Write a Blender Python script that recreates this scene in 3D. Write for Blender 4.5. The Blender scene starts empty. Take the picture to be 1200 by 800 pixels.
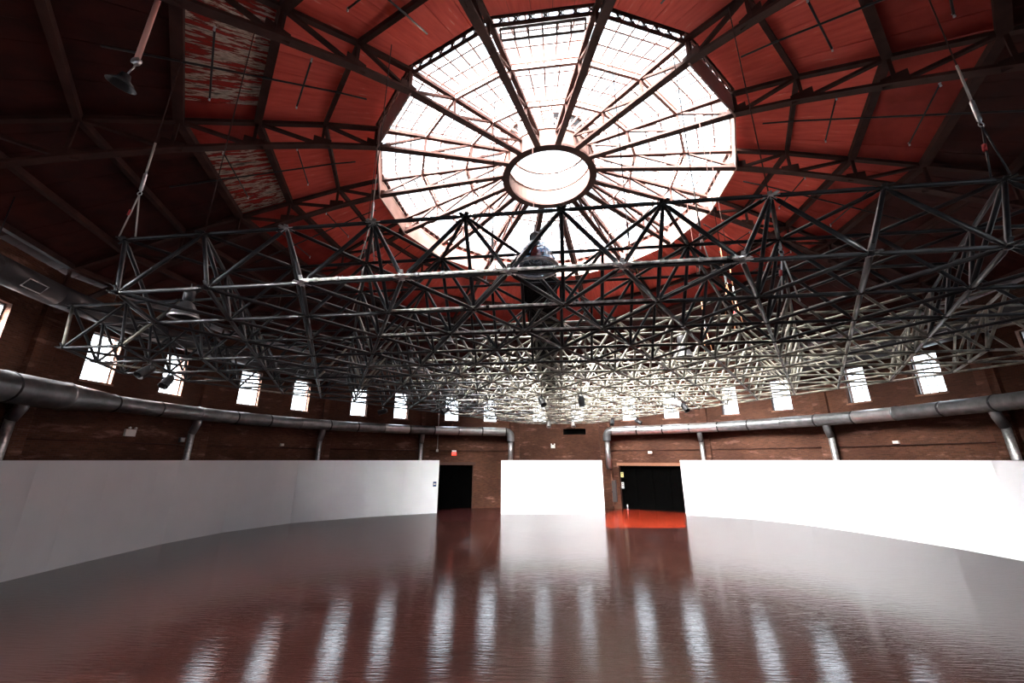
import bpy, math, random
from mathutils import Vector, Matrix
random.seed(7)
C = bpy.context.scene.collection
PI = math.pi

# ------------------------------------------------------------------ camera
H = 3.66
cam_d = bpy.data.cameras.new('camera'); cam = bpy.data.objects.new('camera', cam_d); C.objects.link(cam)
cam_d.sensor_width = 36.0; cam_d.lens = 467 / 1200 * 36; cam_d.clip_end = 300; cam_d.clip_start = 0.05
cam.location = (0, 0, H); cam.rotation_euler = (math.radians(90) + math.atan(139 / 467), 0, 0)
bpy.context.scene.camera = cam

# ------------------------------------------------------------------ world, sun, exposure
SKY = 10.8
w = bpy.data.worlds.new('overcast'); bpy.context.scene.world = w; w.use_nodes = True
bg = w.node_tree.nodes['Background']; bg.inputs[0].default_value = (0.82, 0.92, 1.0, 1); bg.inputs[1].default_value = SKY
sun_d = bpy.data.lights.new('sun', 'SUN'); sun = bpy.data.objects.new('sun', sun_d); C.objects.link(sun)
sun_d.energy = 960.0; sun_d.color = (1.0, 0.95, 0.90); sun_d.angle = math.radians(64)
SUN_DIR = Vector((0.42, 0.62, -0.66)).normalized()
sun.rotation_euler = SUN_DIR.to_track_quat('-Z', 'Y').to_euler(); sun.location = (0, 0, 30)
vs = bpy.context.scene.view_settings
vs.view_transform = 'Standard'; vs.look = 'None'; vs.gamma = 1; vs.exposure = 0.75
try: vs.use_curve_mapping = False
except Exception: pass
cy_ = bpy.context.scene.cycles
cy_.max_bounces = 8; cy_.diffuse_bounces = 6; cy_.glossy_bounces = 3; cy_.transparent_max_bounces = 12
cy_.transmission_bounces = 2; cy_.caustics_reflective = False; cy_.caustics_refractive = False
cy_.sample_clamp_indirect = 9.0

# ------------------------------------------------------------------ building measures
R = 19.35; K = R / 18.0
CX, CY = 1.62 * K, 14.65 * K
PH = -4.5                                       # azimuth of vertex 0, clockwise from +Y, degrees
AP = R * math.cos(PI / 16); HW = R * math.sin(PI / 16)
def S(z): return H + (z - H) * K
def vert_dir(k):
    a = math.radians(PH + k * 22.5); return Vector((math.sin(a), math.cos(a), 0))
def facet(k):                                   # outward normal, clockwise tangent
    a = math.radians(PH + (k + .5) * 22.5)
    return Vector((math.sin(a), math.cos(a), 0)), Vector((math.cos(a), -math.sin(a), 0))
CEN = Vector((CX, CY, 0))
def vp(k, r, z):                                # on vertex radius k
    d = vert_dir(k) * r; return Vector((CX + d.x, CY + d.y, z))
def fp(k, s, off, z):                           # on wall facet k
    n, t = facet(k); p = CEN + n * (AP - off) + t * s; return Vector((p.x, p.y, z))
COMPASS = ['north','north_north_east','north_east','east_north_east','east','east_south_east','south_east','south_south_east',
           'south','south_south_west','south_west','west_south_west','west','west_north_west','north_west','north_north_west']

# portal for the roof light
pd = bpy.data.lights.new('roof_portal', 'AREA'); pd.shape = 'DISK'; pd.size = 15.8; pd.cycles.is_portal = True
po = bpy.data.objects.new('roof_portal', pd); C.objects.link(po); po.location = (CX, CY, S(14.93))

# ------------------------------------------------------------------ materials
def mat(name, col, rough=.6, metal=0.0, build=None, spec=.5):
    m = bpy.data.materials.new(name); m.use_nodes = True; nt = m.node_tree
    b = nt.nodes['Principled BSDF']
    b.inputs['Base Color'].default_value = (*col, 1); b.inputs['Roughness'].default_value = rough
    b.inputs['Metallic'].default_value = metal; b.inputs['Specular IOR Level'].default_value = spec
    if build: build(nt, b)
    return m
def N(nt, typ, **kw):
    n = nt.nodes.new(typ)
    for k_, v in kw.items():
        if k_ in n.inputs: n.inputs[k_].default_value = v
        else: setattr(n, k_, v)
    return n
def ramp(nt, fac, stops):
    r = nt.nodes.new('ShaderNodeValToRGB'); e = r.color_ramp.elements
    e[0].position, e[0].color = stops[0][0], (*stops[0][1], 1)
    e[1].position, e[1].color = stops[1][0], (*stops[1][1], 1)
    for p, c in stops[2:]:
        q = e.new(p); q.color = (*c, 1)
    nt.links.new(fac, r.inputs[0]); return r.outputs[0]
def coords(nt, scale=(1, 1, 1), kind='Object', rot=(0, 0, 0)):
    tc = nt.nodes.new('ShaderNodeTexCoord'); mp = nt.nodes.new('ShaderNodeMapping')
    mp.inputs['Scale'].default_value = scale; mp.inputs['Rotation'].default_value = rot
    nt.links.new(tc.outputs[kind], mp.inputs[0]); return mp.outputs[0]
def bump(nt, b, h, strength, dist):
    bp = nt.nodes.new('ShaderNodeBump'); bp.inputs['Strength'].default_value = strength; bp.inputs['Distance'].default_value = dist
    nt.links.new(h, bp.inputs['Height']); nt.links.new(bp.outputs[0], b.inputs['Normal']); return bp
def noisy(c1, c2, scale=3.0, detail=4, sc=(1, 1, 1), bs=0.0, kind='Object'):
    def f(nt, b):
        n = N(nt, 'ShaderNodeTexNoise', Scale=scale, Detail=detail); nt.links.new(coords(nt, sc, kind), n.inputs['Vector'])
        nt.links.new(ramp(nt, n.outputs[0], [(.35, c1), (.65, c2)]), b.inputs['Base Color'])
        if bs: bump(nt, b, n.outputs[0], bs, .01)
    return f
def roof_paint(nt, b):
    n = N(nt, 'ShaderNodeTexNoise', Scale=1.0, Detail=5); nt.links.new(coords(nt, (1.2, 9, 1), 'UV'), n.inputs['Vector'])
    c = ramp(nt, n.outputs[0], [(.30, (.70, .085, .06)), (.60, (.82, .12, .085)), (.66, (.82, .12, .09)), (.74, (.88, .38, .30))])
    nt.links.new(c, b.inputs['Base Color'])
def peel_paint(nt, b):
    n = N(nt, 'ShaderNodeTexNoise', Scale=1.0, Detail=8, Roughness=.65); nt.links.new(coords(nt, (1.1, 8, 1), 'UV'), n.inputs['Vector'])
    c = ramp(nt, n.outputs[0], [(.42, (.34, .022, .016)), (.49, (.14, .025, .018)), (.53, (.62, .50, .42)), (.64, (.10, .08, .07))])
    nt.links.new(c, b.inputs['Base Color']); bump(nt, b, n.outputs[0], .4, .01)
def brick(nt, b):
    v = coords(nt, (1, 1, 1), 'UV')
    t = N(nt, 'ShaderNodeTexBrick', Scale=1.0); t.inputs['Brick Width'].default_value = .22; t.inputs['Row Height'].default_value = .075
    t.inputs['Mortar Size'].default_value = .008; t.inputs['Color1'].default_value = (.062, .022, .011, 1)
    t.inputs['Color2'].default_value = (.105, .041, .021, 1); t.inputs['Mortar'].default_value = (.09, .05, .04, 1)
    nt.links.new(v, t.inputs['Vector'])
    n = N(nt, 'ShaderNodeTexNoise', Scale=.9, Detail=7, Roughness=.7)
    mp = nt.nodes.new('ShaderNodeMapping'); mp.inputs['Scale'].default_value = (.6, 2.2, 1); nt.links.new(v, mp.inputs[0]); nt.links.new(mp.outputs[0], n.inputs['Vector'])
    f = ramp(nt, n.outputs[0], [(.57, (0, 0, 0)), (.66, (.7, .7, .7))])
    mx = N(nt, 'ShaderNodeMix', data_type='RGBA'); nt.links.new(f, mx.inputs[0]); nt.links.new(t.outputs[0], mx.inputs[6]); mx.inputs[7].default_value = (.28, .15, .12, 1)
    n2 = N(nt, 'ShaderNodeTexNoise', Scale=.35, Detail=3); nt.links.new(v, n2.inputs['Vector'])
    f2 = ramp(nt, n2.outputs[0], [(.35, (.55, .5, .5)), (.65, (1, 1, 1))])
    m2 = N(nt, 'ShaderNodeMix', data_type='RGBA', blend_type='MULTIPLY'); m2.inputs[0].default_value = 1
    nt.links.new(mx.outputs[2], m2.inputs[6]); nt.links.new(f2, m2.inputs[7]); nt.links.new(m2.outputs[2], b.inputs['Base Color'])
    bump(nt, b, t.outputs['Fac'], -.5, .01)
def floor_wood(nt, b):
    v = coords(nt, (1, 1, 1), 'Object', (0, 0, math.radians(4)))
    t = N(nt, 'ShaderNodeTexBrick', Scale=1.0); t.offset = .37
    t.inputs['Brick Width'].default_value = 2.4; t.inputs['Row Height'].default_value = .058; t.inputs['Mortar Size'].default_value = .003
    t.inputs['Color1'].default_value = (.018, .0068, .0058, 1); t.inputs['Color2'].default_value = (.027, .010, .0085, 1); t.inputs['Mortar'].default_value = (.018, .007, .006, 1)
    nt.links.new(v, t.inputs['Vector'])
    n = N(nt, 'ShaderNodeTexNoise', Scale=.5, Detail=6, Roughness=.6); nt.links.new(v, n.inputs['Vector'])
    f = ramp(nt, n.outputs[0], [(.35, (.75, .7, .7)), (.68, (1.5, 1.35, 1.3))])
    m2 = N(nt, 'ShaderNodeMix', data_type='RGBA', blend_type='MULTIPLY'); m2.inputs[0].default_value = 1
    nt.links.new(t.outputs[0], m2.inputs[6]); nt.links.new(f, m2.inputs[7]); nt.links.new(m2.outputs[2], b.inputs['Base Color'])
    nr = N(nt, 'ShaderNodeTexNoise', Scale=1.4, Detail=5); nt.links.new(v, nr.inputs['Vector'])
    rr = nt.nodes.new('ShaderNodeMapRange'); rr.inputs[3].default_value = .05; rr.inputs[4].default_value = .10
    nt.links.new(nr.outputs[0], rr.inputs[0]); nt.links.new(rr.outputs[0], b.inputs['Roughness'])
    nb = N(nt, 'ShaderNodeTexNoise', Scale=2.2, Detail=5)
    mp = nt.nodes.new('ShaderNodeMapping'); mp.inputs['Scale'].default_value = (1.0, 7.0, 1); nt.links.new(v, mp.inputs[0]); nt.links.new(mp.outputs[0], nb.inputs['Vector'])
    b1 = bump(nt, b, nb.outputs[0], .8, .006)
    b2 = nt.nodes.new('ShaderNodeBump'); b2.inputs['Strength'].default_value = .35; b2.inputs['Distance'].default_value = .003; b2.invert = True
    nt.links.new(t.outputs['Fac'], b2.inputs['Height']); nt.links.new(b1.outputs[0], b2.inputs['Normal']); nt.links.new(b2.outputs[0], b.inputs['Normal'])
def obscured(nt, b):                           # old wired glass, lets about a third of the daylight through
    glassy(nt, b); nt.nodes['Transparent BSDF'].inputs[0].default_value = (.175, .178, .18, 1)
def lamp_glass(nt, b):
    glassy(nt, b); nt.nodes['Transparent BSDF'].inputs[0].default_value = (.62, .70, .78, 1); nt.nodes['Mix Shader'].inputs[0].default_value = .30
def glassy(nt, b):
    tr = nt.nodes.new('ShaderNodeBsdfTransparent'); tr.inputs[0].default_value = (.42, .43, .44, 1)
    gl = nt.nodes.new('ShaderNodeBsdfGlossy'); gl.inputs['Roughness'].default_value = .08
    mx = nt.nodes.new('ShaderNodeMixShader'); mx.inputs[0].default_value = .06
    nt.links.new(tr.outputs[0], mx.inputs[1]); nt.links.new(gl.outputs[0], mx.inputs[2])
    nt.links.new(mx.outputs[0], nt.nodes['Material Output'].inputs[0])

M = dict(
    floor=mat('floor_wood', (.05, .02, .015), .3, build=floor_wood, spec=.5),
    brick=mat('old_brick', (.2, .07, .04), .85, build=brick, spec=.2),
    roof=mat('red_roof_paint', (.6, .07, .05), .65, build=roof_paint, spec=.25),
    peel=mat('peeling_red_paint', (.5, .05, .03), .8, build=peel_paint, spec=.2),
    deck=mat('dark_roof_deck', (.12, .03, .02), .9),
    truss=mat('brown_painted_steel', (.17, .075, .06), .7, build=noisy((.030, .012, .010), (.055, .023, .018), 2.0), spec=.15),
    cream=mat('pink_cream_glare', (.75, .52, .46), .6, build=noisy((.27, .165, .14), (.37, .24, .21), 1.5)),  # skylight framing: pinkish cream includes sky glare painted into the colour
    drum=mat('ring_drum_paint', (.085, .055, .048), .7, spec=.1),
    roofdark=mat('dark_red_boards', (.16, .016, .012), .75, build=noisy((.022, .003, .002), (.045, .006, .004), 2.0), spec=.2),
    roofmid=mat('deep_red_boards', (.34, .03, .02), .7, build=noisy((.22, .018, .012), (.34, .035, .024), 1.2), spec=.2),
    bar=mat('glazing_bar_glare', (.45, .36, .34), .5),  # light colour stands in for the glare around the glazing bars
    glass=mat('pane_glass', (1, 1, 1), .1, build=glassy),
    skyglass=mat('wired_roof_glass', (1, 1, 1), .1, build=obscured),
    lampglass=mat('clear_lamp_glass', (1, 1, 1), .1, build=lamp_glass),
    black=mat('black_steel', (.02, .02, .02), .42, 0.0, build=noisy((.008, .009, .011), (.020, .021, .024), 6), spec=.28),
    paled=mat('sun_paled_steel', (.3, .3, .28), .4, .2, build=noisy((.05, .05, .045), (.30, .28, .23), 3)),  # pale colour stands in for sunlight on the far struts
    ductdark=mat('dark_duct', (.05, .05, .055), .5, .4),  # darker grey for the upper ducts and bell lamps
    galv=mat('galvanised_steel', (.55, .57, .58), .38, .85, build=noisy((.40, .42, .43), (.65, .66, .67), 12)),
    pipe=mat('worn_silver_pipe', (.6, .58, .52), .35, .15, build=noisy((.20, .20, .20), (.88, .88, .86), 9)),
    duct=mat('grey_duct', (.22, .23, .24), .38, .75, build=noisy((.17, .18, .19), (.27, .28, .29), 2.5)),
    ductb=mat('bright_duct', (.6, .62, .64), .3, .85, build=noisy((.52, .54, .56), (.70, .71, .72), 3)),
    white=mat('white_wall_paint', (.80, .80, .79), .7, build=noisy((.82, .86, .90), (.85, .89, .93), .8), spec=.3),
    edge=mat('grey_panel_edge', (.30, .31, .32), .7),
    dark=mat('void_shade_black', (.0015, .0015, .0015), .9, spec=0),  # near black puts the shade of the open doorways into the colour
    drape=mat('black_fabric', (.010, .010, .012), .9, spec=.1, build=noisy((.006, .006, .007), (.018, .018, .020), 4, sc=(6, 1, 1), bs=.6)),
    redfloor=mat('glossy_red_floor', (.25, .03, .012), .16, build=noisy((.13, .012, .005), (.19, .019, .008), 1.2), spec=.5),
    maroon=mat('dark_maroon_floor', (.03, .008, .008), .2),
    cable=mat('pale_cable', (.45, .42, .38), .5, .3),
    rope=mat('orange_sling', (.70, .30, .14), .7),
    redtape=mat('red_tape', (.55, .03, .03), .6),
    pinkpipe=mat('pink_painted_pipe', (.62, .33, .28), .5),
    lens=mat('lamp_lens', (.5, .55, .6), .1, .9),
    blue=mat('blue_sign', (.03, .08, .22), .5),
    signw=mat('white_sign', (.8, .8, .78), .5),
    yellow=mat('yellow_sign', (.62, .62, .22), .5),
    frame=mat('dark_window_frame', (.05, .04, .04), .5),
    wood=mat('brown_lintel', (.22, .10, .06), .7),
)
M['black'].node_tree.nodes['Principled BSDF'].inputs['Coat Weight'].default_value = 0.10
M['black'].node_tree.nodes['Principled BSDF'].inputs['Coat Roughness'].default_value = .12
M['black'].node_tree.nodes['Principled BSDF'].inputs['Coat IOR'].default_value = 1.6
rs = bpy.data.materials.new('lit_red_sign'); rs.use_nodes = True
rs.node_tree.nodes['Principled BSDF'].inputs['Base Color'].default_value = (.7, .04, .03, 1)
rs.node_tree.nodes['Principled BSDF'].inputs['Emission Color'].default_value = (1, .10, .06, 1)
rs.node_tree.nodes['Principled BSDF'].inputs['Emission Strength'].default_value = .8
M['redsign'] = rs

# ------------------------------------------------------------------ mesh helpers
def tag(o, label=None, cat=None, group=None, kind=None):
    if label: o['label'] = label
    if cat: o['category'] = cat
    if group: o['group'] = group
    if kind: o['kind'] = kind
    return o
def world_of(p):
    v = Vector((0, 0, 0))
    while p is not None: v = v + p.location; p = p.parent
    return v
def empty(name, loc, label=None, cat=None, group=None, kind=None, parent=None):
    o = bpy.data.objects.new(name, None); C.objects.link(o); o.empty_display_size = .2
    o.location = Vector(loc) - world_of(parent); o.parent = parent
    return tag(o, label, cat, group, kind)
class MB:
    def __init__(s): s.v = []; s.f = []; s.uv = []; s.sm = []
    def quad(s, pts, uv=None):
        n = len(s.v); s.v += [Vector(p) for p in pts]; s.f.append(tuple(range(n, n + len(pts)))); s.uv.append(uv); s.sm.append(False)
    def hexa(s, p):                             # 8 corners: 4 bottom (ccw), 4 top
        n = len(s.v); s.v += [Vector(q) for q in p]
        for f in ((3, 2, 1, 0), (4, 5, 6, 7), (0, 1, 5, 4), (1, 2, 6, 5), (2, 3, 7, 6), (3, 0, 4, 7)):
            s.f.append(tuple(n + i for i in f)); s.uv.append(None); s.sm.append(False)
        return s
    def box(s, c, ux, uy, uz):                  # centre and half-extent vectors
        c, ux, uy, uz = map(Vector, (c, ux, uy, uz))
        return s.hexa([c - ux - uy - uz, c + ux - uy - uz, c + ux + uy - uz, c - ux + uy - uz,
                       c - ux - uy + uz, c + ux - uy + uz, c + ux + uy + uz, c - ux + uy + uz])
    def bar(s, a, b, wd, ht, up=(0, 0, 1)):     # rectangular bar from a to b
        a, b = Vector(a), Vector(b); d = (b - a); L = d.length; d.normalize()
        sd = d.cross(Vector(up))
        if sd.length < 1e-4: sd = d.cross(Vector((1, 0, 0)))
        sd.normalize(); u = sd.cross(d).normalized()
        return s.box((a + b) / 2, d * L / 2, sd * wd / 2, u * ht / 2)
    def tube(s, pts, r, n=8, caps=True):        # tube along points, r number or list
        pts = [Vector(p) for p in pts]; rr = r if isinstance(r, (list, tuple)) else [r] * len(pts)
        base = len(s.v); prev = None
        for i, p in enumerate(pts):
            d = (pts[min(i + 1, len(pts) - 1)] - pts[max(i - 1, 0)]).normalized()
            if prev is None:
                x = d.cross(Vector((0, 0, 1)));
                if x.length < 1e-3: x = d.cross(Vector((1, 0, 0)))
            else:
                x = prev - d * prev.dot(d)
            x.normalize(); prev = x; y = d.cross(x)
            for j in range(n):
                a = 2 * PI * j / n; s.v.append(p + (x * math.cos(a) + y * math.sin(a)) * rr[i])
        for i in range(len(pts) - 1):
            for j in range(n):
                a = base + i * n + j; b_ = base + i * n + (j + 1) % n
                s.f.append((a, a + n, b_ + n, b_)); s.uv.append(None); s.sm.append(True)
        if caps:
            s.f.append(tuple(base + j for j in range(n))); s.uv.append(None); s.sm.append(False)
            s.f.append(tuple(base + (len(pts) - 1) * n + j for j in reversed(range(n)))); s.uv.append(None); s.sm.append(False)
        return s
    def lathe(s, prof, c, n=20, axis=(0, 0, 1)):  # profile (r, h)
        ax = Vector(axis).normalized(); x = ax.orthogonal().normalized(); y = ax.cross(x); c = Vector(c)
        base = len(s.v)
        for r, h in prof:
            for j in range(n):
                a = 2 * PI * j / n; s.v.append(c + ax * h + (x * math.cos(a) + y * math.sin(a)) * r)
        for i in range(len(prof) - 1):
            for j in range(n):
                a = base + i * n + j; b_ = base + i * n + (j + 1) % n
                s.f.append((a, b_, b_ + n, a + n)); s.uv.append(None); s.sm.append(True)
        return s
    def mesh(s, name, m, org=Vector((0, 0, 0))):
        me = bpy.data.meshes.new(name); me.from_pydata([tuple(v - org) for v in s.v], [], s.f)
        if any(u for u in s.uv):
            l = me.uv_layers.new(name='UVMap'); k = 0
            for f, u in zip(s.f, s.uv):
                for i in range(len(f)):
                    l.data[k].uv = u[i] if u else (0, 0); k += 1
        me.polygons.foreach_set('use_smooth', s.sm)
        for mm in (m if isinstance(m, list) else [m]): me.materials.append(mm)
        me.update(); return me
    def build(s, name, m, parent=None, label=None, cat=None, group=None, kind=None, org=None):
        w0 = world_of(parent)
        if org is None: org = sum(s.v, Vector((0, 0, 0))) / max(1, len(s.v)) if parent is None else w0
        org = Vector(org)
        o = bpy.data.objects.new(name, s.mesh(name, m, org)); C.objects.link(o); o.parent = parent
        o.location = org - w0
        return tag(o, label, cat, group, kind)
def place(name, me, mtx, parent, **kw):
    o = bpy.data.objects.new(name, me); C.objects.link(o); o.parent = parent
    mtx = mtx.copy(); mtx.translation = mtx.translation - world_of(parent); o.matrix_basis = mtx
    return tag(o, **kw)
def frame_to(a, b):
    a, b = Vector(a), Vector(b); q = (b - a).to_track_quat('Z', 'Y'); m_ = q.to_matrix().to_4x4(); m_.translation = a; return m_

# ------------------------------------------------------------------ floor
mb = MB(); RO = R + .55
mb.v = [vp(k, RO, 0) for k in range(16)] + [vp(k, RO, -.2) for k in range(16)]
mb.f = [tuple(reversed(range(16))), tuple(range(16, 32))] + [(k, (k + 1) % 16, 16 + (k + 1) % 16, 16 + k) for k in range(16)]
mb.uv = [None] * 18; mb.sm = [False] * 18
mb.build('floor', M['floor'], kind='structure', org=(0, 0, 0))

# ------------------------------------------------------------------ brick walls, windows, doors
EAVE = S(10.15); TH = .5
WIN_Z0, WIN_Z1, WIN_W = 6.78, 8.78, 1.16
WIN_S = .0850 * R
holes_of = {}
for k in list(range(10, 16)) + list(range(0, 10)):
    holes_of[k] = [(-WIN_S - WIN_W / 2, -WIN_S + WIN_W / 2, WIN_Z0, WIN_Z1, 'w'), (WIN_S - WIN_W / 2, WIN_S + WIN_W / 2, WIN_Z0, WIN_Z1, 'w')]
holes_of[15].append((-3.0, .27, 0, 3.28, 'd')); holes_of[1].append((-2.76, 2.3, 0, 3.24, 'd'))
holes_of[0].append((.37, 2.27, 5.72, 6.22, 'n'))
def wall_facet(k):
    hs = holes_of.get(k, [])
    inner = HW; outer = (AP + TH) * math.tan(PI / 16)
    xs = sorted({-inner, inner} | {h[0] for h in hs} | {h[1] for h in hs})
    zs = sorted({0.0, EAVE} | {h[2] for h in hs} | {h[3] for h in hs})
    mb = MB(); idx = {}
    def V(i, j, d):
        q = (i, j, d)
        if q not in idx:
            s_ = xs[i]
            if d == 1 and abs(abs(s_) - inner) < 1e-6: s_ = math.copysign(outer, s_)
            idx[q] = len(mb.v); mb.v.append(fp(k, s_, -TH if d else 0, zs[j]))
        return idx[q]
    def F(ids, uv): mb.f.append(tuple(ids)); mb.uv.append(uv); mb.sm.append(False)
    def hole(i, j):
        if i < 0 or j < 0 or i >= len(xs) - 1 or j >= len(zs) - 1: return True
        xc, zc = (xs[i] + xs[i + 1]) / 2, (zs[j] + zs[j + 1]) / 2
        return any(h[0] < xc < h[1] and h[2] < zc < h[3] for h in hs)
    ou = k * 7.7
    for i in range(len(xs) - 1):
        for j in range(len(zs) - 1):
            if hole(i, j): continue
            u0, u1, z0, z1 = ou + xs[i], ou + xs[i + 1], zs[j], zs[j + 1]
            F([V(i, j, 0), V(i + 1, j, 0), V(i + 1, j + 1, 0), V(i, j + 1, 0)], [(u0, z0), (u1, z0), (u1, z1), (u0, z1)])
            F([V(i, j, 1), V(i, j + 1, 1), V(i + 1, j + 1, 1), V(i + 1, j, 1)], [(u0, z0), (u0, z1), (u1, z1), (u1, z0)])
            if hole(i - 1, j): F([V(i, j, 0), V(i, j + 1, 0), V(i, j + 1, 1), V(i, j, 1)], [(0, z0), (0, z1), (TH, z1), (TH, z0)])
            if hole(i + 1, j): F([V(i + 1, j, 0), V(i + 1, j, 1), V(i + 1, j + 1, 1), V(i + 1, j + 1, 0)], [(0, z0), (TH, z0), (TH, z1), (0, z1)])
            if hole(i, j - 1): F([V(i, j, 0), V(i, j, 1), V(i + 1, j, 1), V(i + 1, j, 0)], [(u0, 0), (u0, TH), (u1, TH), (u1, 0)])
            if hole(i, j + 1): F([V(i, j + 1, 0), V(i + 1, j + 1, 0), V(i + 1, j + 1, 1), V(i, j + 1, 1)], [(u0, 0), (u1, 0), (u1, TH), (u0, TH)])
    return mb.build('wall_' + COMPASS[k], M['brick'], kind='structure', org=fp(k, 0, 0, 0))
walls = {k: wall_facet(k) for k in range(16)}
# brick pilasters at the corners (children of the wall) with a recessed dark niche back
for k in range(16):
    n0, t0 = facet(k); n1, t1 = facet((k - 1) % 16)
    a = fp(k, -HW, 0, 0); mb = MB()
    p = [a + t0 * .42, a + t0 * .42 - n0 * .16, a - vert_dir(k) * .17, a - t1 * .42 - n1 * .16, a - t1 * .42]
    z1 = S(9.0); q = [Vector((v.x, v.y, z1)) for v in p]; nn = len(p)
    for i in range(nn):
        j = (i + 1) % nn; L = i * .3
        mb.quad([p[i], p[j], q[j], q[i]], [(L, 0), (L + .3, 0), (L + .3, z1), (L, z1)])
    mb.quad(list(reversed(p)), None); mb.quad(q, None)
    mb.build('pilaster', M['brick'], walls[k])
mb = MB(); mb.box(fp(0, 1.32, -.42, 5.97), facet(0)[1] * 1.0, facet(0)[0] * .05, Vector((0, 0, .27))); mb.build('niche_back', M['dark'], walls[0])
# windows
wi = 0
pane_w = MB(); nw, nh = 3, 5
for k in list(range(10, 16)) + list(range(0, 10)):
    n, t = facet(k)
    for s0 in (-WIN_S, WIN_S):
        wi += 1
        e = empty('window_%d' % wi, fp(k, s0, -.22, WIN_Z0), kind='structure')
        fr = MB(); g = .05
        for sg in (-1, 1): fr.bar(fp(k, s0 + sg * (WIN_W / 2 - g / 2), -.22, WIN_Z0), fp(k, s0 + sg * (WIN_W / 2 - g / 2), -.22, WIN_Z1), g, .08, n)
        for z in (WIN_Z0 + g / 2, WIN_Z1 - g / 2): fr.bar(fp(k, s0 - WIN_W / 2, -.22, z), fp(k, s0 + WIN_W / 2, -.22, z), .08, g)
        tag(fr.build('frame', M['frame'], e))
        iw = WIN_W - 2 * g; ih = WIN_Z1 - WIN_Z0 - 2 * g
        if wi == 1 or True:
            for i in range(1, nw):
                b_ = MB(); s1 = s0 - iw / 2 + iw * i / nw
                b_.bar(fp(k, s1, -.22, WIN_Z0 + g), fp(k, s1, -.22, WIN_Z1 - g), .022, .04, n); b_.build('glazing_bar', M['frame'], e)
            for j in range(1, nh):
                b_ = MB(); z = WIN_Z0 + g + ih * j / nh
                b_.bar(fp(k, s0 - iw / 2, -.22, z), fp(k, s0 + iw / 2, -.22, z), .04, .04 if j == 2 else .022); b_.build('glazing_bar', M['frame'], e)
        for i in range(nw):
            for j in range(nh):
                s1 = s0 - iw / 2 + iw * (i + .5) / nw; z = WIN_Z0 + g + ih * (j + .5) / nh
                pm = MB(); hx, hz = iw / nw / 2, ih / nh / 2
                pm.quad([fp(k, s1 - hx, -.22, z - hz), fp(k, s1 + hx, -.22, z - hz), fp(k, s1 + hx, -.22, z + hz), fp(k, s1 - hx, -.22, z + hz)])
                pm.build('pane', M['glass'], e)
        sl = MB(); sl.box(fp(k, s0, -.02, WIN_Z0 - .04), t * (WIN_W / 2 + .08), n * .08, Vector((0, 0, .04))); sl.build('sill', M['wood'], e)
# doors: leaves in near-black void shade, set deep in the opening, with a brown lintel
def door(name, k, s0, s1, z1, leaves, lint):
    n, t = facet(k); e = empty(name, fp(k, (s0 + s1) / 2, -.3, 0), kind='structure')
    wd = (s1 - s0) / leaves
    for i in range(leaves):
        m_ = MB(); c = s0 + wd * (i + .5); m_.box(fp(k, c, -.40, z1 / 2), t * (wd / 2 - .012), n * .03, Vector((0, 0, z1 / 2 - .01))); lf = m_.build('door_leaf', M['dark'], e)
        h_ = MB(); h_.bar(fp(k, c + (wd / 2 - .12) * (1 if i % 2 == 0 else -1), -.35, 1.0), fp(k, c + (wd / 2 - .12) * (1 if i % 2 == 0 else -1), -.35, 1.25), .03, .03, n)
        h_.build('door_handle', M['dark'], lf)
    m_ = MB(); m_.box(fp(k, (s0 + s1) / 2, -.47, z1 / 2 + .1), t * ((s1 - s0) / 2 + .2), n * .02, Vector((0, 0, z1 / 2 + .15))); m_.build('back_panel', M['dark'], e)
    m_ = MB(); m_.box(fp(k, (s0 + s1) / 2, -.15, z1 + .11), t * ((s1 - s0) / 2 + .15), n * .19, Vector((0, 0, .11)))
    m_.build('lintel', M['wood'] if lint else M['brick'], e)
    return e
door('door_1', 15, -3.0, .27, 3.28, 2, False)
d2 = door('door_2', 1, -2.76, 2.3, 3.24, 4, True)

# ------------------------------------------------------------------ roof
PROF = [(7.25, 14.90), (8.8, 14.35), (10.6, 13.60), (12.4, 12.85), (14.3, 12.05), (16.2, 11.10), (18.6, 10.02)]
PROF = [(r * K, S(z)) for r, z in PROF]
def roof_z(r):
    for (r0, z0), (r1, z1) in zip(PROF, PROF[1:]):
        if r <= r1 or (r1, z1) == PROF[-1]: return z0 + (z1 - z0) * (r - r0) / (r1 - r0)
RISE = .17
mb = MB()                                        # roof deck: one shell
for i, (r, z) in enumerate(PROF): mb.v += [vp(k, r, z + RISE + .09) for k in range(16)]
for i, (r, z) in enumerate(PROF): mb.v += [vp(k, r, z + RISE + .25) for k in range(16)]
nP = len(PROF)
for sh in (0, 1):
    for i in range(nP - 1):
        for k in range(16):
            a = sh * nP * 16 + i * 16 + k; b_ = sh * nP * 16 + i * 16 + (k + 1) % 16
            mb.f.append((a, a + 16, b_ + 16, b_) if sh else (a, b_, b_ + 16, a + 16))
for i in (0, nP - 1):
    for k in range(16):
        a = i * 16 + k; b_ = i * 16 + (k + 1) % 16; o_ = nP * 16
        mb.f.append((a, b_, b_ + o_, a + o_))
mb.uv = [None] * len(mb.f); mb.sm = [False] * len(mb.f)
ceiling = mb.build('ceiling', M['deck'], kind='structure', org=(CX, CY, 0))
NPL = [5, 6, 7, 9, 10, 12]
PEEL = {(10, 1): 0, }
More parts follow.
